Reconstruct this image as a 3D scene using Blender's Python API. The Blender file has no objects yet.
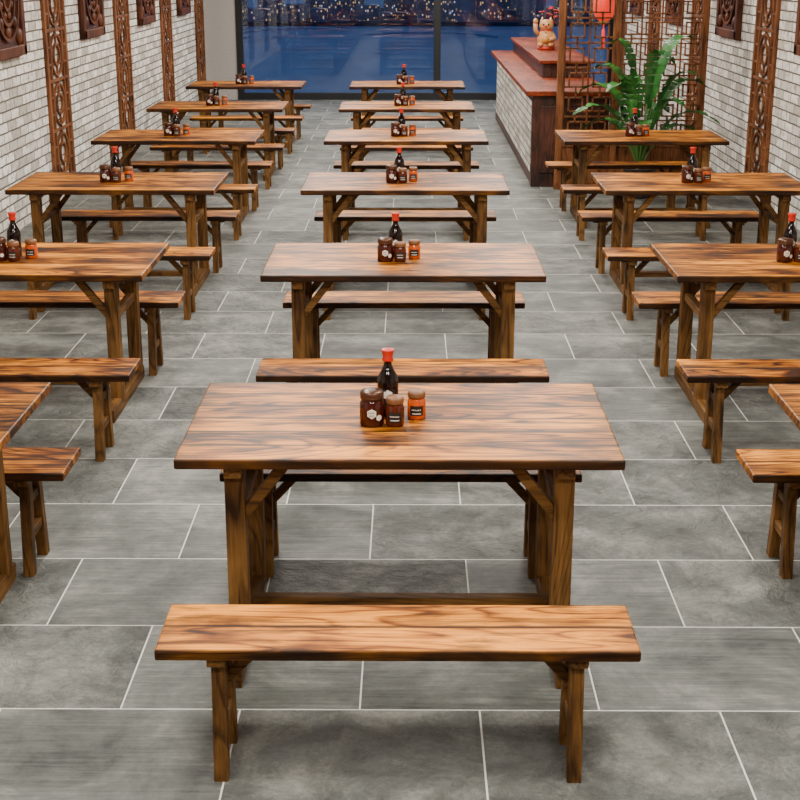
import bpy, bmesh, math, random
from mathutils import Vector, Matrix
random.seed(7)
SC = bpy.context.scene
F = 1400.0
TH = math.atan(442/1400.0)
CAMH = 2.2

# ------------------------------------------------------------------ helpers
def s2l(c):
    out = []
    for v in c[:3]:
        v = v/255.0
        out.append(v/12.92 if v <= 0.04045 else ((v+0.055)/1.055)**2.4)
    return (out[0], out[1], out[2], 1.0)

class NT:
    def __init__(self, name):
        self.mat = bpy.data.materials.new(name)
        self.mat.use_nodes = True
        self.t = self.mat.node_tree
        self.b = self.t.nodes['Principled BSDF']
    def node(self, typ, **kw):
        n = self.t.nodes.new(typ)
        for k, v in kw.items():
            setattr(n, k, v)
        return n
    def put(self, sock, v):
        if isinstance(v, bpy.types.NodeSocket):
            self.t.links.new(v, sock)
        else:
            sock.default_value = v
    def m(self, op, a, b=0.0, c=None, clamp=False):
        n = self.node('ShaderNodeMath', operation=op)
        n.use_clamp = clamp
        self.put(n.inputs[0], a); self.put(n.inputs[1], b)
        if c is not None: self.put(n.inputs[2], c)
        return n.outputs[0]
    def comb(self, x, y, z):
        n = self.node('ShaderNodeCombineXYZ')
        self.put(n.inputs[0], x); self.put(n.inputs[1], y); self.put(n.inputs[2], z)
        return n.outputs[0]
    def sep(self, v):
        n = self.node('ShaderNodeSeparateXYZ'); self.put(n.inputs[0], v)
        return n.outputs
    def obj(self):
        return self.node('ShaderNodeTexCoord').outputs['Object']
    def noise(self, vec, scale=1, detail=3, rough=.5, dist=0.0):
        n = self.node('ShaderNodeTexNoise')
        self.put(n.inputs['Vector'], vec)
        n.inputs['Scale'].default_value = scale
        n.inputs['Detail'].default_value = detail
        n.inputs['Roughness'].default_value = rough
        n.inputs['Distortion'].default_value = dist
        return n.outputs['Fac']
    def ramp(self, fac, stops, interp='LINEAR'):
        n = self.node('ShaderNodeValToRGB')
        n.color_ramp.interpolation = interp
        el = n.color_ramp.elements
        while len(el) < len(stops): el.new(0.5)
        for e, (p, c) in zip(el, stops):
            e.position = p
            e.color = c if len(c) == 4 else (*c, 1)
        self.put(n.inputs[0], fac)
        return n.outputs['Color']
    def mix(self, fac, a, b, mode='MIX'):
        n = self.node('ShaderNodeMix', data_type='RGBA', blend_type=mode)
        self.put(n.inputs[0], fac); self.put(n.inputs[6], a); self.put(n.inputs[7], b)
        return n.outputs[2]
    def bump(self, h, strength=.3, dist=.01):
        n = self.node('ShaderNodeBump')
        n.inputs['Strength'].default_value = strength
        n.inputs['Distance'].default_value = dist
        self.put(n.inputs['Height'], h)
        self.t.links.new(n.outputs[0], self.b.inputs['Normal'])
    def set(self, **kw):
        names = dict(color='Base Color', rough='Roughness', metal='Metallic', spec='Specular IOR Level',
                     em='Emission Color', ems='Emission Strength', trans='Transmission Weight', coat='Coat Weight',
                     coatr='Coat Roughness', ior='IOR')
        for k, v in kw.items():
            self.put(self.b.inputs[names[k]], v)
        return self

def plain(name, rgb, rough=.5, noise=0.12, scale=30, **kw):
    m = NT(name)
    c = s2l(rgb)
    f = m.noise(m.obj(), scale, 3)
    d = tuple(x*(1-noise*2) for x in c[:3])
    col = m.ramp(f, [(0.3, (*d, 1)), (0.7, c)])
    m.set(color=col, rough=rough, **kw)
    return m.mat

def wood(name, axis, light, mid, dark, plank=False, rough=.42, pw=.137, char=.8, spec=.22, con=1.0, cs=0.0):
    m = NT(name)
    s = m.sep(m.obj())
    idx = {'X': (0, 1, 2), 'Y': (1, 0, 2), 'Z': (2, 0, 1)}[axis]
    g, a, b = s[idx[0]], s[idx[1]], s[idx[2]]
    r = m.node('ShaderNodeObjectInfo').outputs['Random']
    if plank:
        q = m.m('DIVIDE', m.m('ADD', a, 5*pw), pw)
        idn = m.m('FLOOR', q)
        wn = m.node('ShaderNodeTexWhiteNoise', noise_dimensions='1D')
        m.put(wn.inputs['W'], m.m('ADD', idn, m.m('MULTIPLY', r, 91.7)))
        rnd = wn.outputs['Value']
        fr = m.m('FRACT', q)
        edge = m.m('MINIMUM', fr, m.m('SUBTRACT', 1.0, fr))
    else:
        rnd = 0.0
    off = m.m('ADD', m.m('MULTIPLY', rnd, 23.0), m.m('MULTIPLY', r, 57.0))
    gg = m.m('ADD', g, off)
    bo = m.m('ADD', b, m.m('MULTIPLY', off, .37))
    # cathedral growth lines
    n1 = m.noise(m.comb(m.m('MULTIPLY', gg, .8), m.m('MULTIPLY', a, 6.0), m.m('MULTIPLY', bo, 6.0)), 1.0, 1, .4, 0)
    ph = m.m('FRACT', m.m('MULTIPLY', n1, 17.0))
    line = m.ramp(ph, [(0.0, (.0, .0, .0)), (0.60, (.1, .1, .1)), (0.86, (1, 1, 1)), (1.0, (.0, .0, .0))])
    # fine fibre
    n2 = m.noise(m.comb(m.m('MULTIPLY', gg, 3.0), m.m('MULTIPLY', a, 95.0), m.m('MULTIPLY', bo, 95.0)), 1.0, 4, .7, 0)
    # tone change along the board
    n3 = m.noise(m.comb(m.m('MULTIPLY', gg, 2.6), m.m('MULTIPLY', a, 6.0), m.m('MULTIPLY', bo, 6.0)), 1.0, 3, .55, .3)
    # scorched streaks with crisp edges
    n5 = m.noise(m.comb(m.m('MULTIPLY', gg, 2.4), m.m('MULTIPLY', a, 42.0), m.m('ADD', m.m('MULTIPLY', bo, 42.0), 3.0)), 1.0, 5, .68, .3)
    n4 = m.noise(m.comb(m.m('MULTIPLY', gg, 2.8), m.m('MULTIPLY', a, 12.0), m.m('ADD', m.m('MULTIPLY', bo, 12.0), 7.0)), 1.0, 4, .6, .6)
    t = m.m('ADD', m.m('MULTIPLY', m.m('SUBTRACT', n3, .5), 1.2*con), m.m('MULTIPLY', m.m('SUBTRACT', n2, .5), .75*con))
    t = m.m('SUBTRACT', m.m('ADD', t, .56), m.m('MULTIPLY', m.sep(line)[0], .24*con))
    if plank: t = m.m('ADD', t, m.m('MULTIPLY', m.m('SUBTRACT', rnd, .5), .22))
    top = (min(255, light[0]*1.14+12), min(255, light[1]*1.16+12), light[2]*1.25+12)
    col = m.ramp(t, [(0.28, s2l(dark)), (0.43, s2l(mid)), (0.59, s2l(light)), (0.78, s2l(top))])
    dk = s2l(tuple(x*.55 for x in dark))
    sc_ = m.m('ADD', m.m('MULTIPLY', n5, .60), m.m('MULTIPLY', n4, .55))
    bf = m.ramp(sc_, [(0.45+cs, (char, char, char)), (0.53+cs, (char*.55,)*3), (.585+cs, (0, 0, 0))])
    col = m.mix(bf, col, dk)
    vo = m.node('ShaderNodeTexVoronoi', feature='F1')
    m.put(vo.inputs['Vector'], m.comb(m.m('MULTIPLY', gg, 3.0), m.m('MULTIPLY', a, 7.0), m.m('MULTIPLY', bo, 5)))
    vo.inputs['Scale'].default_value = 1.0
    kn = m.ramp(vo.outputs['Distance'], [(0.05, (.95, .95, .95)), (0.10, (.45, .45, .45)), (0.20, (0, 0, 0))])
    col = m.mix(kn, col, dk)
    if plank:
        ed = m.ramp(m.m('ADD', edge, m.m('MULTIPLY', m.m('SUBTRACT', n4, .5), .12)), [(0.0, (.95, .95, .95)), (0.035, (.75, .75, .75)), (0.08, (0, 0, 0))])
        col = m.mix(ed, col, dk)
        # scorched board ends
        ge = m.m('ADD', m.m('ABSOLUTE', g), m.m('MULTIPLY', m.m('SUBTRACT', n5, .5), .35))
        eb = m.ramp(ge, [(.62, (0, 0, 0)), (.74, (.6, .6, .6))])
        col = m.mix(eb, col, dk)
    m.set(color=col, rough=m.m('ADD', rough, m.m('MULTIPLY', n2, .2)), spec=spec)
    m.bump(n2, .3, .003)
    return m.mat

def brick(name):
    m = NT(name)
    s = m.sep(m.obj())
    wob = m.noise(m.obj(), 9, 2)
    u = m.m('ADD', s[1], m.m('MULTIPLY', wob, .012))
    w = m.m('ADD', s[2], m.m('MULTIPLY', wob, .010))
    bt = m.node('ShaderNodeTexBrick')
    m.put(bt.inputs['Vector'], m.comb(u, w, 0.0))
    bt.inputs['Scale'].default_value = 1
    bt.inputs['Brick Width'].default_value = .25
    bt.inputs['Row Height'].default_value = .084
    bt.inputs['Mortar Size'].default_value = .0075
    bt.inputs['Mortar Smooth'].default_value = .3
    bt.inputs['Bias'].default_value = -.2
    bt.inputs['Color1'].default_value = s2l((250, 246, 238))
    bt.inputs['Color2'].default_value = s2l((168, 158, 146))
    bt.inputs['Mortar'].default_value = s2l((100, 93, 86))
    n = m.noise(m.obj(), 16, 6, .7)
    col = m.mix(m.ramp(n, [(.49, (0, 0, 0)), (.66, (.8, .8, .8))]), bt.outputs['Color'], s2l((144, 133, 119)))
    m.set(color=col, rough=.85, spec=.2)
    h = m.m('SUBTRACT', m.m('MULTIPLY', m.noise(m.obj(), 35, 4, .6), .6), bt.outputs['Fac'])
    m.bump(h, 1.0, .018)
    return m.mat

def floor_mat():
    m = NT('stone_floor_tiles')
    s = m.sep(m.obj())
    bt = m.node('ShaderNodeTexBrick')
    v = m.comb(m.m('SUBTRACT', s[0], .5855), m.m('SUBTRACT', s[1], 3.246), 0.0)
    m.put(bt.inputs['Vector'], v)
    for k, x in (('Scale', 1), ('Brick Width', .735), ('Row Height', .564), ('Mortar Size', .0028), ('Mortar Smooth', 0), ('Bias', 0)):
        bt.inputs[k].default_value = x
    bt.inputs['Color1'].default_value = (0, 0, 0, 1)
    bt.inputs['Color2'].default_value = (1, 1, 1, 1)
    bt.inputs['Mortar'].default_value = (0, 0, 0, 1)
    r = m.sep(bt.outputs['Color'])[0]
    base = m.comb(s[0], s[1], m.m('MULTIPLY', r, 31.0))
    cloud = m.noise(base, 3.0, 8, .72, .3)
    grit = m.noise(base, 50, 6, .8)
    streak = m.noise(m.comb(m.m('MULTIPLY', s[0], 4.0), m.m('MULTIPLY', s[1], 80.0), m.m('MULTIPLY', r, 31.0)), 1, 5, .7)
    isr = m.ramp(m.m('FRACT', m.m('MULTIPLY', r, 7.3)), [(.42, (0, 0, 0)), (.46, (1, 1, 1))])
    det = m.sep(m.mix(isr, streak, grit))[0]
    t = m.m('ADD', m.m('MULTIPLY', cloud, .80), m.m('MULTIPLY', det, .36))
    t = m.m('ADD', t, m.m('MULTIPLY', m.m('SUBTRACT', r, .5), .08))
    t = m.m('ADD', t, m.m('MULTIPLY', isr, .015))
    col = m.ramp(t, [(.40, s2l((52, 54, 52))), (.58, s2l((96, 98, 94))), (.77, s2l((148, 148, 141)))])
    col = m.mix(bt.outputs['Fac'], col, s2l((216, 214, 206)))
    m.set(color=col, rough=m.m('ADD', .42, m.m('MULTIPLY', grit, .2)), spec=.38)
    slate = m.noise(base, 9, 7, .66, .8)
    hh = m.m('ADD', m.m('MULTIPLY', m.m('MULTIPLY', slate, isr), 1.2), m.m('MULTIPLY', streak, .12))
    hh = m.m('SUBTRACT', hh, m.m('MULTIPLY', bt.outputs['Fac'], .3))
    m.bump(hh, .9, .04)
    return m.mat

class MB:
    def __init__(self):
        self.bm = bmesh.new()
    def _merge(self, tmp, mat, M=None, smooth=False):
        if M is not None:
            bmesh.ops.transform(tmp, matrix=M, verts=tmp.verts)
        vm = {}
        for v in tmp.verts:
            vm[v] = self.bm.verts.new(v.co)
        for f in tmp.faces:
            try:
                nf = self.bm.faces.new([vm[v] for v in f.verts])
            except ValueError:
                continue
            nf.material_index = mat
            nf.smooth = smooth
        tmp.free()
    def box(self, c, s, mat=0, bev=.003, M=None):
        t = bmesh.new()
        bmesh.ops.create_cube(t, size=1)
        bmesh.ops.scale(t, vec=Vector(s), verts=t.verts)
        if bev > 0:
            bmesh.ops.bevel(t, geom=list(t.edges), offset=min(bev, min(s)*.3), segments=2, affect='EDGES', profile=.5)
        mm = Matrix.Translation(Vector(c))
        if M is not None: mm = mm @ M
        self._merge(t, mat, mm)
    def box2(self, lo, hi, mat=0, bev=.003):
        lo = Vector(lo); hi = Vector(hi)
        self.box((lo+hi)/2, hi-lo, mat, bev)
    def beam(self, p, q, w, d, mat=0, side=Vector((0, 1, 0)), bev=.003):
        p = Vector(p); q = Vector(q)
        z = (q-p).normalized()
        x = side - z*side.dot(z); x.normalize()
        y = z.cross(x)
        R = Matrix((x, y, z)).transposed().to_4x4()
        self.box((p+q)/2, (w, d, (q-p).length), mat, bev, R)
    def lathe(self, prof, c=(0, 0, 0), seg=24, mats=None, mat=0, smooth=True, M=None):
        t = bmesh.new()
        rings = []
        for r, z in prof:
            if r < 1e-6:
                rings.append([t.verts.new((0, 0, z))])
            else:
                rings.append([t.verts.new((r*math.cos(2*math.pi*i/seg), r*math.sin(2*math.pi*i/seg), z)) for i in range(seg)])
        fm = {}
        for k in range(len(rings)-1):
            A, B = rings[k], rings[k+1]
            for i in range(seg):
                j = (i+1) % seg
                if len(A) == 1 and len(B) == 1: continue
                if len(A) == 1: f = t.faces.new((A[0], B[j], B[i]))
                elif len(B) == 1: f = t.faces.new((A[i], A[j], B[0]))
                else: f = t.faces.new((A[i], A[j], B[j], B[i]))
                fm[f] = mats[k] if mats else mat
        mm = Matrix.Translation(Vector(c))
        if M is not None: mm = mm @ M
        bmesh.ops.transform(t, matrix=mm, verts=t.verts)
        vm = {v: self.bm.verts.new(v.co) for v in t.verts}
        for f in t.faces:
            nf = self.bm.faces.new([vm[v] for v in f.verts])
            nf.material_index = fm[f]; nf.smooth = smooth
        t.free()
    def ball(self, c, s, mat=0, seg=20):
        t = bmesh.new()
        bmesh.ops.create_uvsphere(t, u_segments=seg, v_segments=seg//2+2, radius=1)
        bmesh.ops.scale(t, vec=Vector(s), verts=t.verts)
        self._merge(t, mat, Matrix.Translation(Vector(c)), True)
    def face(self, pts, mat=0, smooth=False):
        f = self.bm.faces.new([self.bm.verts.new(p) for p in pts])
        f.material_index = mat; f.smooth = smooth
    def tube(self, pts, radii, mat=0, seg=8):
        rings = []
        n = len(pts)
        pts = [Vector(p) for p in pts]
        for i, p in enumerate(pts):
            d = (pts[min(i+1, n-1)]-pts[max(i-1, 0)]).normalized()
            up = Vector((0, 0, 1)) if abs(d.z) < .9 else Vector((1, 0, 0))
            x = d.cross(up).normalized(); y = d.cross(x)
            rings.append([self.bm.verts.new(p+(x*math.cos(2*math.pi*k/seg)+y*math.sin(2*math.pi*k/seg))*radii[i]) for k in range(seg)])
        for A, B in zip(rings, rings[1:]):
            for k in range(seg):
                f = self.bm.faces.new((A[k], A[(k+1) % seg], B[(k+1) % seg], B[k]))
                f.material_index = mat; f.smooth = True
        for R in (rings[0], rings[-1]):
            f = self.bm.faces.new(R); f.material_index = mat
    def mesh(self, name, mats):
        bmesh.ops.recalc_face_normals(self.bm, faces=self.bm.faces)
        me = bpy.data.meshes.new(name)
        self.bm.to_mesh(me); self.bm.free()
        for m in mats: me.materials.append(m)
        return me

def add(name, me, loc=(0, 0, 0), rotz=0.0):
    o = bpy.data.objects.new(name, me)
    o.location = loc
    o.rotation_euler = (0, 0, rotz)
    SC.collection.objects.link(o)
    return o

# ------------------------------------------------------------------ materials
L, Mi, D = (200, 120, 22), (132, 70, 10), (52, 23, 5)
w_top = wood('carbonised_pine_planks', 'X', L, Mi, D, plank=True, char=.85, spec=.26, rough=.36)
w_seat = wood('carbonised_pine_seat', 'X', L, Mi, D, plank=True, pw=.145, char=.8, spec=.2)
l2, m2, d2 = (120, 82, 38), (90, 59, 26), (50, 30, 12)
w_legz = wood('pine_leg', 'Z', l2, m2, d2, char=.45, con=.7, rough=.5, cs=-.015)
w_legx = wood('pine_rail', 'X', l2, m2, d2, char=.45, con=.7, rough=.5, cs=-.015)
w_legy = wood('pine_foot', 'Y', l2, m2, d2, char=.45, con=.7, rough=.5, cs=-.015)
m_brick = brick('whitewashed_brick')
m_floor = floor_mat()
m_lat = wood('carved_brown_wood', 'Z', (126, 77, 43), (94, 54, 28), (50, 28, 14), char=.2, con=.6, cs=-.02)
m_plq = wood('plaque_wood', 'Z', (100, 55, 32), (70, 37, 22), (38, 19, 12), char=.2, con=.6, cs=-.02)
m_dark = wood('dark_bar_wood', 'Z', (78, 40, 24), (53, 27, 17), (30, 15, 9), char=.3, rough=.35, spec=.4, con=.7, cs=-.02)
m_red = wood('red_bar_top', 'Y', (132, 53, 19), (100, 37, 13), (64, 24, 10), char=.3, rough=.42, spec=.2, con=.7, cs=-.02)
m_black = plain('black_frame', (18, 19, 22), .35)
m_grey = plain('grey_plaster', (178, 172, 168), .8, .05)
m_ceil = plain('dark_ceiling_paint', (82, 75, 68), .8, .04)
m_plaster = plain('plaster', (120, 112, 102), .8, .05)

# ------------------------------------------------------------------ room
YB, YF, XW, CH = -1.6, 23.2, 3.3, 3.2
def slab(name, lo, hi, mat):
    b = MB(); b.box2(lo, hi, 0, 0)
    return add(name, b.mesh(name, [mat]))
slab('floor', (-XW-.15, YB-.15, -.12), (XW+.15, YF+.12, 0), m_floor)
slab('ceiling', (-XW-.15, YB-.15, CH), (XW+.15, YF+.12, CH+.12), m_ceil)
slab('wall_left', (-XW-.15, YB, 0), (-XW, YF, CH), m_brick)
slab('wall_right', (XW, YB, 0), (XW+.15, YF, CH), m_brick)
slab('wall_back', (-XW, YB-.15, 0), (XW, YB, CH), m_plaster)
b = MB()
b.box2((-XW, YF, 0), (-2.79, YF+.12, CH), 0, 0)
b.box2((-2.79, YF, 2.95), (XW, YF+.12, CH), 0, 0)
add('wall_far', b.mesh('wall_far', [m_grey]))
b = MB()
yw0, yw1 = YF-.02, YF+.10
b.box2((-2.79, yw0, 0), (XW, yw1, .11), 0)
b.box2((-2.79, yw0, 2.85), (XW, yw1, 2.95), 0)
b.box2((-2.79, yw0, .11), (-2.69, yw1, 2.85), 0)
b.box2((.385, yw0, .11), (.495, yw1, 2.85), 0)
b.box2((3.2, yw0, .11), (XW, yw1, 2.85), 0)
g = NT('window_glass')
tr = g.node('ShaderNodeBsdfTransparent'); gl = g.node('ShaderNodeBsdfGlossy')
gl.inputs['Roughness'].default_value = .02
mx = g.node('ShaderNodeMixShader'); mx.inputs[0].default_value = .05
g.t.links.new(tr.outputs[0], mx.inputs[1]); g.t.links.new(gl.outputs[0], mx.inputs[2])
g.t.links.new(mx.outputs[0], g.t.nodes['Material Output'].inputs['Surface'])
b.box2((-2.69, YF+.035, .11), (.385, YF+.045, 2.85), 1, 0)
b.box2((.495, YF+.035, .11), (3.2, YF+.045, 2.85), 1, 0)
add('window_1', b.mesh('window', [m_black, g.mat]))

# ------------------------------------------------------------------ wall lattice strips & carved squares
def strip_mesh():
    b = MB(); W, Z0, Z1 = .80, .16, 2.98; T = .03
    fr = .06
    b.box2((0, -W/2, Z0), (T, -W/2+fr, Z1)); b.box2((0, W/2-fr, Z0), (T, W/2, Z1))
    b.box2((0, -W/2, Z0), (T, W/2, Z0+fr)); b.box2((0, -W/2, Z1-fr), (T, W/2, Z1))
    iw = W-2*fr
    t = .028
    for yy in (-iw/2+.11, iw/2-.11):
        b.box2((.004, yy-t/2, Z0+fr), (T-.004, yy+t/2, Z1-fr), 0, .002)
    z = Z0+fr
    H = .45
    while z+H < Z1-fr+.01:
        b.box2((.004, -iw/2, z+H-t/2), (T-.004, iw/2, z+H+t/2), 0, .002)
        for zz in (z+H*.33, z+H*.67):
            for sg in (-1, 1):
                b.box2((.006, min(sg*iw/2, sg*(iw/2-.11)), zz-.011), (T-.006, max(sg*iw/2, sg*(iw/2-.11)), zz+.011), 0, .002)
        a, c = iw/2-.13, H/2-.04
        n = 20
        for ra in (1.0, .5):
            pts = [Vector((T/2, a*ra*math.cos(2*math.pi*i/n), z+H/2+c*ra*math.sin(2*math.pi*i/n))) for i in range(n)]
            for i in range(n):
                b.beam(pts[i], pts[(i+1) % n], T-.01, .02, 0, Vector((1, 0, 0)), 0)
        for sg in (-1, 1):
            b.box2((.006, -.012, z+H/2+min(sg*c*.5, sg*(H/2))), (T-.006, .012, z+H/2+max(sg*c*.5, sg*(H/2))), 0, .002)
        z += H
    return b.mesh('lattice_strip', [m_lat])
strip = strip_mesh()
def square_mesh():
    b = MB(); W, Z0, Z1 = .98, 1.42, 2.38
    b.box2((0, -W/2, Z0), (.03, W/2, Z1), 1, .003)
    fr = .09
    b.box2((0, -W/2, Z0), (.06, -W/2+fr, Z1), 0, .01); b.box2((0, W/2-fr, Z0), (.06, W/2, Z1), 0, .01)
    b.box2((0, -W/2, Z0), (.06, W/2, Z0+fr), 0, .01); b.box2((0, -W/2, Z1-fr), (.06, W/2, Z1), 0, .01)
    zc = (Z0+Z1)/2
    for rr in (.34, .22, .1):
        n = 24
        pts = [Vector((.042, rr*math.cos(2*math.pi*i/n), zc+rr*math.sin(2*math.pi*i/n))) for i in range(n)]
        for i in range(n):
            b.beam(pts[i], pts[(i+1) % n], .03, .028, 0, Vector((1, 0, 0)), 0)
    for i in range(8):
        an = math.pi*i/4
        cy, cz = .28*math.cos(an), .28*math.sin(an)
        b.ball((.04, cy, zc+cz), (.025, .05, .05), 0, 10)
        b.ball((.04, .16*math.cos(an+.4), zc+.16*math.sin(an+.4)), (.02, .035, .035), 0, 8)
    for sy in (-1, 1):
        for sz in (-1, 1):
            b.ball((.035, sy*.33, zc+sz*.32), (.03, .07, .07), 0, 10)
    return b.mesh('carved_square', [m_plq, m_dark])
square = square_mesh()
for yy in (3.8, 6.9, 10.1, 13.35, 16.5, 19.5, 22.6):
    add('lattice_wall_panel', strip, (-XW, yy, 0))
    add('lattice_wall_panel', strip, (XW, yy, 0), math.pi)
for yy in (5.4, 8.5, 11.70, 14.90, 18.0, 21.0):
    add('carved_wall_plaque', square, (-XW, yy, 0))
    add('carved_wall_plaque', square, (XW, yy, 0), math.pi)

# ------------------------------------------------------------------ table
TZ = .72
TD = .83
def table_mesh():
    b = MB()
    b.box2((-.70, 0, TZ-.034), (.70, TD, TZ), 0, .006)
    for sx in (-1, 1):
        xc = sx*.524
        b.box2((xc-.028, .04, TZ-.034-.045), (xc+.028, TD-.06, TZ-.034), 3)
        for yc in (.11, .61):
            b.box2((xc-.032, yc-.032, .055), (xc+.032, yc+.032, TZ-.05), 1)
            b.beam((xc-sx*.02, yc, TZ-.23), (xc-sx*.17, yc, TZ-.04), .034, .034, 2)
        b.box2((xc-.028, -.13, 0), (xc+.028, .69, .065), 3)
        b.box2((xc-.02, .14, .46), (xc+.02, .58, .50), 3)
    b.box2((-.51, .34, .055), (.51, .385, .09), 2)
    return b.mesh('dining_table', [w_top, w_legz, w_legx, w_legy])
BZ = .42
def bench_mesh():
    b = MB()
    b.box2((-.657, 0, BZ-.032), (.657, .29, BZ), 0, .006)
    for sx in (-1, 1):
        xc = sx*.494
        b.box2((xc-.026, .02, BZ-.032-.03), (xc+.026, .27, BZ-.032), 3)
        b.beam((xc, .085, BZ-.045), (xc, .045, .0), .040, .045, 1, Vector((1, 0, 0)))
        b.beam((xc, .205, BZ-.045), (xc, .245, .0), .040, .045, 1, Vector((1, 0, 0)))
        b.box2((xc-.014, .06, .13), (xc+.014, .23, .165), 3)
        b.box2((xc-.014, .075, .265), (xc+.014, .215, .295), 3)
        b.beam((xc-sx*.01, .145, BZ-.16), (xc-sx*.125, .145, BZ-.034), .03, .03, 2)
        b.box2((min(xc, xc+sx*.065), .115, BZ-.062), (max(xc, xc+sx*.065), .175, BZ-.032), 2)
    me = b.mesh('wooden_bench', [w_seat, w_legz, w_legx, w_legy])
    for v in me.vertices:
        if v.co.z < .012: v.co.z = 0.0
    return me
T = table_mesh(); Bn = bench_mesh()

# ------------------------------------------------------------------ condiments
m_soy = plain('dark_soy_glass', (22, 10, 8), .08, .02)
m_redcap = plain('red_cap', (196, 36, 18), .35, .04)
m_label = plain('white_label', (225, 215, 200), .5, .03)
m_blabel = plain('black_label', (25, 20, 20), .5, .02)
m_jar = plain('chilli_oil_glass', (66, 20, 11), .1, .2, 60)
m_jar2 = plain('bean_paste_glass', (90, 34, 13), .1, .2, 60)
m_or = plain('orange_sauce_glass', (206, 84, 18), .1, .15, 60)
m_lid = plain('bronze_lid', (84, 52, 34), .3, .1, metal=.4)
m_cork = plain('cork_lid', (132, 84, 46), .5, .2)

def patch(b, r, zc, pts, mat, off=.0008, a0_=0.0):
    def P(u, v):
        a = -math.pi/2 + a0_ + u/r
        return Vector(((r+off)*math.cos(a), (r+off)*math.sin(a), zc+v))
    n = len(pts)
    for i in range(n):
        p, q = pts[i], pts[(i+1) % n]
        sub = 4
        for k in range(sub):
            a0, a1 = k/sub, (k+1)/sub
            if k == 0:
                b.face([P(0, 0), P(p[0]*a1, p[1]*a1), P(q[0]*a1, q[1]*a1)], mat)
            else:
                b.face([P(p[0]*a0, p[1]*a0), P(p[0]*a1, p[1]*a1), P(q[0]*a1, q[1]*a1), P(q[0]*a0, q[1]*a0)], mat)
def hexa(s): return [(s*math.cos(math.pi/6+math.pi/3*i), s*math.sin(math.pi/6+math.pi/3*i)) for i in range(6)]
def rect(w, h):
    pts = []
    n = 6
    for i in range(n): pts.append((-w/2+w*i/n, -h/2))
    pts.append((w/2, -h/2))
    for i in range(n): pts.append((w/2-w*i/n, h/2))
    pts.append((-w/2, h/2))
    return pts
def strokes(b, r, zc, cx, cz, w, n, mat, seed):
    rr = random.Random(seed)
    for i in range(n):
        u0 = cx - w/2 + w*i/n
        h = .0045
        a0 = -math.pi/2+(u0)/r; a1 = -math.pi/2+(u0+w/n*.6)/r
        R = r+.0016
        b.face([(R*math.cos(a0), R*math.sin(a0), zc+cz-h/2), (R*math.cos(a1), R*math.sin(a1), zc+cz-h/2*rr.uniform(.3, 1)),
                (R*math.cos(a1), R*math.sin(a1), zc+cz+h/2), (R*math.cos(a0), R*math.sin(a0), zc+cz+h/2*rr.uniform(.3, 1))], mat)

b = MB()
b.lathe([(0, 0), (.033, 0), (.036, .004), (.036, .115), (.033, .135), (.020, .160), (.0135, .175), (.013, .188), (.0185, .189),
         (.019, .194), (.016, .204), (.021, .222), (.0225, .228), (.019, .229), (0, .229)], seg=28,
        mats=[0]*8+[1]*6)
patch(b, .036, .07, rect(.055, .055), 3)
patch(b, .036, .078, hexa(.018), 2, .0014)
M_bottle = b.mesh('soy_sauce_bottle', [m_soy, m_redcap, m_label, m_blabel])
def jar(name, r, h, body, lid, seed, hexlab):
    b = MB()
    hb = h*.74
    b.lathe([(0, 0), (r*.92, 0), (r, .005), (r, hb*.86), (r*.86, hb), (r*.82, hb+.003), (r*.94, hb+.004), (r*.96, hb+.008),
             (r*.96, h-.006), (r*.88, h), (r*.3, h+.001), (0, h+.001)], seg=28, mats=[0]*5+[1]*6)
    for zz in (hb+.010, h-.010):
        b.lathe([(r*.96, zz-.002), (r*.985, zz), (r*.96, zz+.002)], seg=28, mat=1)
    if hexlab:
        patch(b, r, hb*.55, hexa(.017), 2)
        strokes(b, r, hb*.55, 0, .004, .020, 4, 3, seed)
        strokes(b, r, hb*.55, 0, -.006, .015, 4, 3, seed+1)
        patch(b, r, hb*.38, hexa(.011), 2, .0008, .62)
    else:
        patch(b, r, hb*.47, rect(.046, .034), 3)
        strokes(b, r, hb*.47, 0, .003, .032, 6, 2, seed)
        patch(b, r, hb*.47-.010, rect(.030, .003), 2, .0014)
    return b.mesh(name, [body, lid, m_label, m_blabel])
M_j1 = jar('chilli_oil_jar', .041, .118, m_jar, m_lid, 1, True)
M_j2 = jar('sauce_jar', .031, .098, m_jar2, m_cork, 5, False)
M_j3 = jar('spice_jar', .031, .095, m_or, m_cork, 9, False)
def condiments(x, y):
    add('soy_sauce_bottle', M_bottle, (x-.042, y+.46, TZ))
    add('chilli_oil_jar', M_j1, (x-.093, y+.35, TZ))
    add('sauce_jar', M_j2, (x-.017, y+.345, TZ))
    add('spice_jar', M_j3, (x+.055, y+.42, TZ))

Y0, DY = 4.07, 2.635
def station(x, bx, k):
    y = Y0+DY*k
    add('dining_table', T, (x, y, 0))
    add('wooden_bench', Bn, (bx, y-.68-(.03 if k else 0), 0))
    add('wooden_bench', Bn, (bx, y+.675, 0))
    condiments(x, y)
for k in range(6):
    station(-.03, -.03, k)
    station(-2.01, -1.91, k)
for k in range(4):
    station(2.01, 1.90, k)

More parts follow.
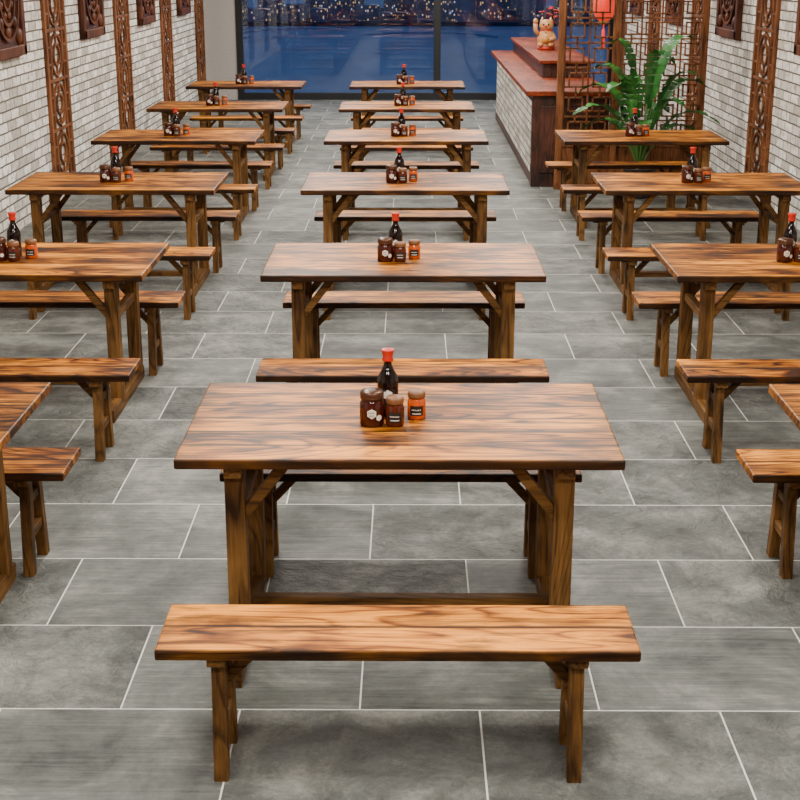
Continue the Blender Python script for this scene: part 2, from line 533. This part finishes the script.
# ------------------------------------------------------------------ bar counter
b = MB()
x0, x1, y0, y1 = 1.24, 1.98, 14.12, 20.4
b.box2((x0, y0+.12, .10), (x0+.12, y1, .88), 1, 0)
b.box2((x0-.01, y0+.12, 0), (x0+.13, y1, .10), 0)
b.box2((x0-.02, y0, 0), (x1, y0+.14, .90), 0, .006)
b.box2((x0+.05, y0-.02, .14), (x1-.08, y0, .80), 0, .006)
b.box2((x0-.01, y0+.12, .82), (x0+.13, y1, .90), 0)
b.box2((x0+.12, y1-.1, 0), (x1, y1, .90), 0)
b.box2((x1-.05, y0+.14, 0), (x1, y1-.1, .90), 0)
b.box2((x0-.09, y0-.06, .90), (x1+.02, y1+.03, .95), 2, .008)
b.box2((x0+.22, y0+1.6, .95), (x0+.30, y1-.1, 1.10), 0)
b.box2((x1-.08, y0+1.6, .95), (x1, y1-.1, 1.10), 0)
for yy in (y0+1.62, y0+2.9, y1-.2):
    b.box2((x0+.22, yy, .95), (x1, yy+.05, 1.10), 0)
b.box2((x0+.18, y0+1.55, 1.10), (x1+.03, y1-.05, 1.135), 2, .006)
add('bar_counter', b.mesh('bar_counter', [m_dark, m_brick, m_red]))

m_cream = plain('figurine_cream', (206, 146, 90), .35, .1)
m_gold = plain('figurine_gold', (204, 140, 60), .3, .1)
m_pink = plain('blossom_red', (190, 40, 28), .5, .15)
b = MB()
b.lathe([(0, 0), (.12, 0), (.13, .02), (.12, .04), (.10, .05), (.125, .10), (.13, .15), (.11, .21), (.08, .26), (.06, .28), (0, .28)], seg=24,
        mats=[2, 2, 2, 2, 0, 0, 0, 0, 0, 0])
b.ball((0, 0, .33), (.10, .09, .085), 0)
for sx in (-1, 1):
    b.lathe([(.035, 0), (.02, .03), (0, .065)], (sx*.06, 0, .385), 10, mat=0)
    b.ball((sx*.035, -.085, .345), (.012, .008, .014), 3, 8)
    b.ball((sx*.07, -.09, .07), (.045, .05, .035), 0, 12)
b.ball((0, -.09, .32), (.02, .014, .013), 2, 8)
b.lathe([(.078, -.014), (.09, 0), (.078, .014)], (0, 0, .262), 20, mat=2)
b.ball((0, -.09, .24), (.022, .022, .022), 1, 10)
b.tube([(-.10, -.02, .20), (-.15, -.04, .27), (-.15, -.05, .36)], [.035, .032, .03], 0)
b.ball((-.15, -.055, .39), (.036, .034, .04), 0, 12)
b.tube([(.10, -.03, .20), (.12, -.09, .15), (.05, -.13, .14)], [.035, .03, .028], 0)
b.lathe([(0, -.01), (.05, -.01), (.05, .01), (0, .01)], (.0, -.14, .14), 16, mat=1, M=Matrix.Rotation(math.pi/2, 4, 'X'))
cat = add('lucky_cat_figurine', b.mesh('lucky_cat', [m_cream, m_gold, m_pink, m_black]), (1.66, 17.6, 1.135), math.radians(-10))
cat.scale = (.86, .86, .86)
b = MB()
b.lathe([(0, 0), (.05, 0), (.07, .05), (.06, .12), (.03, .16), (.04, .19)], seg=20, mat=0)
rr = random.Random(3)
for i in range(14):
    a = rr.uniform(0, 6.28); h = rr.uniform(.28, .48); r = rr.uniform(.03, .14)
    p = (r*math.cos(a), r*math.sin(a), h)
    b.tube([(0, 0, .15), (p[0]*.5, p[1]*.5, h*.7), p], [.004, .004, .003], 2, 5)
    for j in range(5):
        b.ball((p[0]+.018*math.cos(j*1.256), p[1]+.018*math.sin(j*1.256), p[2]), (.014, .014, .009), 1, 8)
add('vase_of_blossoms', b.mesh('vase', [m_cream, m_pink, m_dark]), (1.76, 18.1, 1.135))

# ------------------------------------------------------------------ lattice partition
b = MB()
SY = 13.98
def bar(x0, z0, x1, z1, t=.018, d=.03):
    b.box2((min(x0, x1)-t/2, SY-d/2, min(z0, z1)-t/2), (max(x0, x1)+t/2, SY+d/2, max(z0, z1)+t/2), 0, .002)
for xp in (1.47, 2.01, 2.85):
    b.box2((xp-.032, SY-.032, 0), (xp+.032, SY+.032, 2.9), 0, .004)
for a0, a1 in ((1.505, 1.975), (2.045, 2.82)):
    b.box2((a0, SY-.02, .0), (a1, SY+.02, .08), 0)
    b.box2((a0, SY-.012, .08), (a1, SY+.012, .42), 0)
    for zz in (.42, 2.82): b.box2((a0, SY-.03, zz), (a1, SY+.03, zz+.06), 0)
def cells(a0, a1, z0, z1, nx, nz, t=.016):
    cw, ch = (a1-a0)/nx, (z1-z0)/nz
    for i in range(nx):
        for j in range(nz):
            cx, cz = a0+cw*(i+.5), z0+ch*(j+.5)
            hw, hh = cw*.28, ch*.28
            bar(cx-hw, cz-hh, cx+hw, cz-hh, t); bar(cx-hw, cz+hh, cx+hw, cz+hh, t)
            bar(cx-hw, cz-hh, cx-hw, cz+hh, t); bar(cx+hw, cz-hh, cx+hw, cz+hh, t)
            bar(cx-cw/2, cz+(hh if (i+j) % 2 else -hh), cx-hw, cz+(hh if (i+j) % 2 else -hh), t)
            bar(cx+hw, cz+(-hh if (i+j) % 2 else hh), cx+cw/2, cz+(-hh if (i+j) % 2 else hh), t)
            bar(cx, cz+hh, cx, cz+ch/2, t); bar(cx, cz-ch/2, cx, cz-hh, t)
    for i in range(nx+1): bar(a0+cw*i, z0, a0+cw*i, z1, t)
    for j in range(nz+1): bar(a0, z0+ch*j, a1, z0+ch*j, t)
cells(1.505, 1.975, .48, 2.82, 2, 10)
cells(2.045, 2.82, .48, 2.82, 4, 12, .014)
add('lattice_screen', b.mesh('lattice_screen', [m_lat]))

m_lant = NT('red_lantern_silk')
m_lant.set(color=s2l((210, 30, 20)), rough=.5, em=s2l((255, 40, 20)), ems=.9)
b = MB()
prof = [(.06, 0), (.11, .04), (.14, .12), (.15, .22), (.14, .32), (.11, .40), (.06, .44)]
b.lathe(prof, seg=24, mat=0)
b.lathe([(0, -.02), (.065, -.02), (.065, .01), (0, .01)], seg=20, mat=1)
b.lathe([(0, .43), (.065, .43), (.065, .46), (0, .46)], seg=20, mat=1)
for i in range(12):
    a = 2*math.pi*i/12
    b.tube([(1.01*r*math.cos(a), 1.01*r*math.sin(a), z) for r, z in prof], [.003]*len(prof), 1, 5)
b.tube([(0, 0, -.02), (0, 0, -.10)], [.008, .008], 0)
b.lathe([(.012, -.10), (.02, -.12), (.03, -.36), (0, -.36)], seg=12, mat=0)
b.tube([(0, 0, .46), (0, 0, CH-1.40)], [.004, .004], 1, 6)
m_gold2 = plain('lantern_gold', (190, 140, 50), .35, .05)
add('red_lantern', b.mesh('red_lantern', [m_lant.mat, m_gold2]), (2.58, 19.3, 1.40))

# ------------------------------------------------------------------ potted palm
m_leaf = NT('leaf')
nf = m_leaf.noise(m_leaf.obj(), 7, 3)
m_leaf.set(color=m_leaf.ramp(nf, [(.3, s2l((16, 70, 28))), (.7, s2l((58, 126, 44)))]), rough=.4)
m_stem = plain('stem', (70, 110, 40), .5)
m_pot = plain('glazed_pot', (60, 50, 46), .3)
m_soil = plain('soil', (50, 36, 26), .9)
b = MB()
b.lathe([(0, 0), (.11, 0), (.12, .02), (.15, .26), (.165, .27), (.165, .30), (.145, .30), (.14, .26), (0, .26)], seg=28, mats=[2]*7+[3])
rr = random.Random(5)
NFR = 17
for i in range(NFR):
    az = 2*math.pi*(i*.382)+rr.uniform(-.2, .2)
    top = 1.50-.85*i/NFR + rr.uniform(-.05, .05)
    reach = .17+.22*i/NFR+rr.uniform(0, .06)
    dr = Vector((math.cos(az), math.sin(az)*.4, 0))
    P0 = Vector((0, 0, .24))
    base = dr*reach*.5+Vector((0, 0, .24+(top-.24)*.55))
    tip = dr*(reach*2.1)+Vector((0, 0, top-.06-.12*i/NFR))
    ctl = dr*(reach*1.0)+Vector((0, 0, top+.12))
    pts = []
    for k in range(6):
        t = k/5; pts.append(P0.lerp(base, t)+Vector((0, 0, .04*math.sin(math.pi*t))))
    b.tube(pts, [.011-.001*k for k in range(6)], 1, 6)
    nb = 12
    spine = [base*(1-t)**2+ctl*2*t*(1-t)+tip*t*t for t in [k/nb for k in range(nb+1)]]
    hor = Vector((-dr.y, dr.x, 0)).normalized()
    hor = (hor + Vector((.9 if hor.x >= 0 else -.9, 0, 0))*.6).normalized()
    wid = rr.uniform(.065, .095)
    prev = None
    for k in range(nb+1):
        t = k/nb
        wv = wid*(math.sin(math.pi*min(1, t*.93+.07))**.7) if k < nb else 0.002
        tang = (spine[min(k+1, nb)]-spine[max(k-1, 0)]).normalized()
        nrm = hor.cross(tang).normalized()
        if nrm.z < 0: nrm = -nrm
        rip = .010*math.sin(k*2.3+i)
        cur = (b.bm.verts.new(spine[k]+hor*wv+nrm*(wv*.25+rip)), b.bm.verts.new(spine[k]), b.bm.verts.new(spine[k]-hor*wv+nrm*(wv*.25-rip)))
        if prev:
            for (pa, pm, ca, cm) in ((prev[0], prev[1], cur[0], cur[1]), (prev[2], prev[1], cur[2], cur[1])):
                e = b.bm.verts.new(ca.co*.82+pa.co*.18)
                f = b.bm.faces.new((pm, pa, e, cm)); f.material_index = 0; f.smooth = True
        prev = cur
for v in b.bm.verts:
    if v.co.y > .44: v.co.y = .44
add('potted_palm', b.mesh('potted_palm', [m_leaf.mat, m_stem, m_pot, m_soil]), (2.20, 13.48, 0))

# ------------------------------------------------------------------ outside: bay and city at dusk
m_water = NT('bay_water')
sw = m_water.sep(m_water.obj())
nw = m_water.noise(m_water.comb(m_water.m('MULTIPLY', sw[0], .03), m_water.m('MULTIPLY', sw[1], .008), 0.0), 1, 5, .6)
m_water.set(color=m_water.ramp(nw, [(.3, s2l((60, 92, 132))), (.7, s2l((96, 130, 168)))]), rough=.4, spec=.25)
b = MB(); b.face([(-900, 300, -60), (900, 300, -60), (900, 2600, -60), (-900, 2600, -60)])
add('bay_water', b.mesh('bay_water', [m_water.mat]))
m_city = NT('city_facade')
sc = m_city.sep(m_city.obj())
uu = m_city.m('DIVIDE', m_city.m('ADD', sc[0], m_city.m('MULTIPLY', sc[1], .37)), 2.0)
cx_ = m_city.m('FLOOR', uu)
cz_ = m_city.m('FLOOR', m_city.m('DIVIDE', sc[2], 1.7))
wn = m_city.node('ShaderNodeTexWhiteNoise', noise_dimensions='2D')
m_city.put(wn.inputs['Vector'], m_city.comb(cx_, cz_, 0.0))
big = m_city.noise(m_city.comb(m_city.m('MULTIPLY', sc[0], .05), m_city.m('MULTIPLY', sc[2], .04), 0.0), 1, 2)
thr = m_city.m('ADD', .62, m_city.m('MULTIPLY', big, .5))
lit = m_city.m('GREATER_THAN', wn.outputs['Value'], thr)
lit = m_city.m('MULTIPLY', lit, m_city.m('LESS_THAN', m_city.m('FRACT', uu), .6))
wn2 = m_city.node('ShaderNodeTexWhiteNoise', noise_dimensions='2D')
m_city.put(wn2.inputs['Vector'], m_city.comb(cz_, cx_, 0.0))
m_city.set(color=m_city.ramp(big, [(.35, s2l((60, 74, 104))), (.65, s2l((112, 124, 152)))]), rough=.7,
           em=m_city.ramp(wn2.outputs['Value'], [(0, s2l((255, 170, 80))), (.7, s2l((255, 215, 140))), (1, s2l((170, 200, 255)))]),
           ems=m_city.m('MULTIPLY', lit, m_city.m('MULTIPLY', wn2.outputs['Value'], 1.0)))
m_shore = plain('shore', (40, 50, 74), .9)
b = MB()
rr = random.Random(21)
b.box2((-800, 1385, -60), (800, 1800, -56.5), 1, 0)
x = -330
while x < 330:
    w = rr.uniform(12, 30)
    h = rr.choice([rr.uniform(6, 14), rr.uniform(10, 26), rr.uniform(22, 60)])
    d = rr.uniform(0, 60)
    b.box2((x, 1400+d, -57), (x+w, 1430+d, -57+h), 0, 0)
    if h > 25: b.box2((x+w*.3, 1405+d, -57+h), (x+w*.7, 1425+d, -57+h+8), 0, 0)
    x += w+rr.uniform(-2, 9)
x = -400
while x < 400:
    w = rr.uniform(16, 36); h = rr.uniform(22, 90)
    b.box2((x, 1560, -57), (x+w, 1590, -57+h), 0, 0); x += w+rr.uniform(0, 26)
add('city_skyline', b.mesh('city_skyline', [m_city.mat, m_shore]))
m_pier = plain('pier_stone', (130, 148, 180), .8)
b = MB()
n = 30
def arc(cx, cy, rx, ry, a0, a1, w):
    for i in range(n):
        p = a0+(a1-a0)*i/n; q = a0+(a1-a0)*(i+1)/n
        P = [(cx+rx*math.cos(p), cy+ry*math.sin(p)), (cx+rx*math.cos(q), cy+ry*math.sin(q))]
        Q = [(cx+(rx-w)*math.cos(p), cy+(ry-w*5)*math.sin(p)), (cx+(rx-w)*math.cos(q), cy+(ry-w*5)*math.sin(q))]
        z = -58.5
        v = [b.bm.verts.new((*P[0], z)), b.bm.verts.new((*P[1], z)), b.bm.verts.new((*Q[1], z)), b.bm.verts.new((*Q[0], z))]
        lo = [b.bm.verts.new((vv.co.x, vv.co.y, -60)) for vv in v]
        b.bm.faces.new(v)
        for k in range(4): b.bm.faces.new((v[k], v[(k+1) % 4], lo[(k+1) % 4], lo[k]))
arc(-95, 1235, 52, 100, math.pi*.30, math.pi*1.25, 3)
arc(10, 1120, 70, 140, math.pi*.15, math.pi*.75, 2.5)
add('breakwater', b.mesh('breakwater', [m_pier]))

# ------------------------------------------------------------------ world + lights
w = bpy.data.worlds.new('dusk_sky'); SC.world = w; w.use_nodes = True
bg = w.node_tree.nodes['Background']
bg.inputs[0].default_value = (.12, .21, .42, 1); bg.inputs[1].default_value = .95

m_diff = NT('lamp_diffuser'); m_diff.set(color=(.9, .9, .9, 1), em=(1, .95, .88, 1), ems=1.5)
b = MB()
b.box2((-.36, -.36, -.05), (.36, .36, 0), 0, .005)
b.box2((-.32, -.32, -.056), (.32, .32, -.049), 1, 0)
M_lamp = b.mesh('ceiling_lamp', [m_black, m_diff.mat])
yy = .6
while yy < 22.5:
    for xx in (-1.05, 1.05):
        o = add('ceiling_lamp', M_lamp, (xx, yy, CH))
        ld = bpy.data.lights.new('lamp_light', 'AREA')
        ld.shape = 'SQUARE'; ld.size = .62; ld.energy = 80; ld.color = (1, .935, .84)
        lo = bpy.data.objects.new('lamp_light', ld); SC.collection.objects.link(lo)
        lo.parent = o; lo.location = (0, 0, -.062)
    yy += 2.61

# ------------------------------------------------------------------ camera
cd = bpy.data.cameras.new('camera'); cam = bpy.data.objects.new('camera', cd)
SC.collection.objects.link(cam)
cam.location = (0, 0, CAMH)
cam.rotation_euler = (math.pi/2-TH, 0, 10*math.cos(TH)/F)
cd.sensor_width = 36; cd.lens = 36*F/800; cd.clip_end = 5000; cd.clip_start = .05
SC.camera = cam
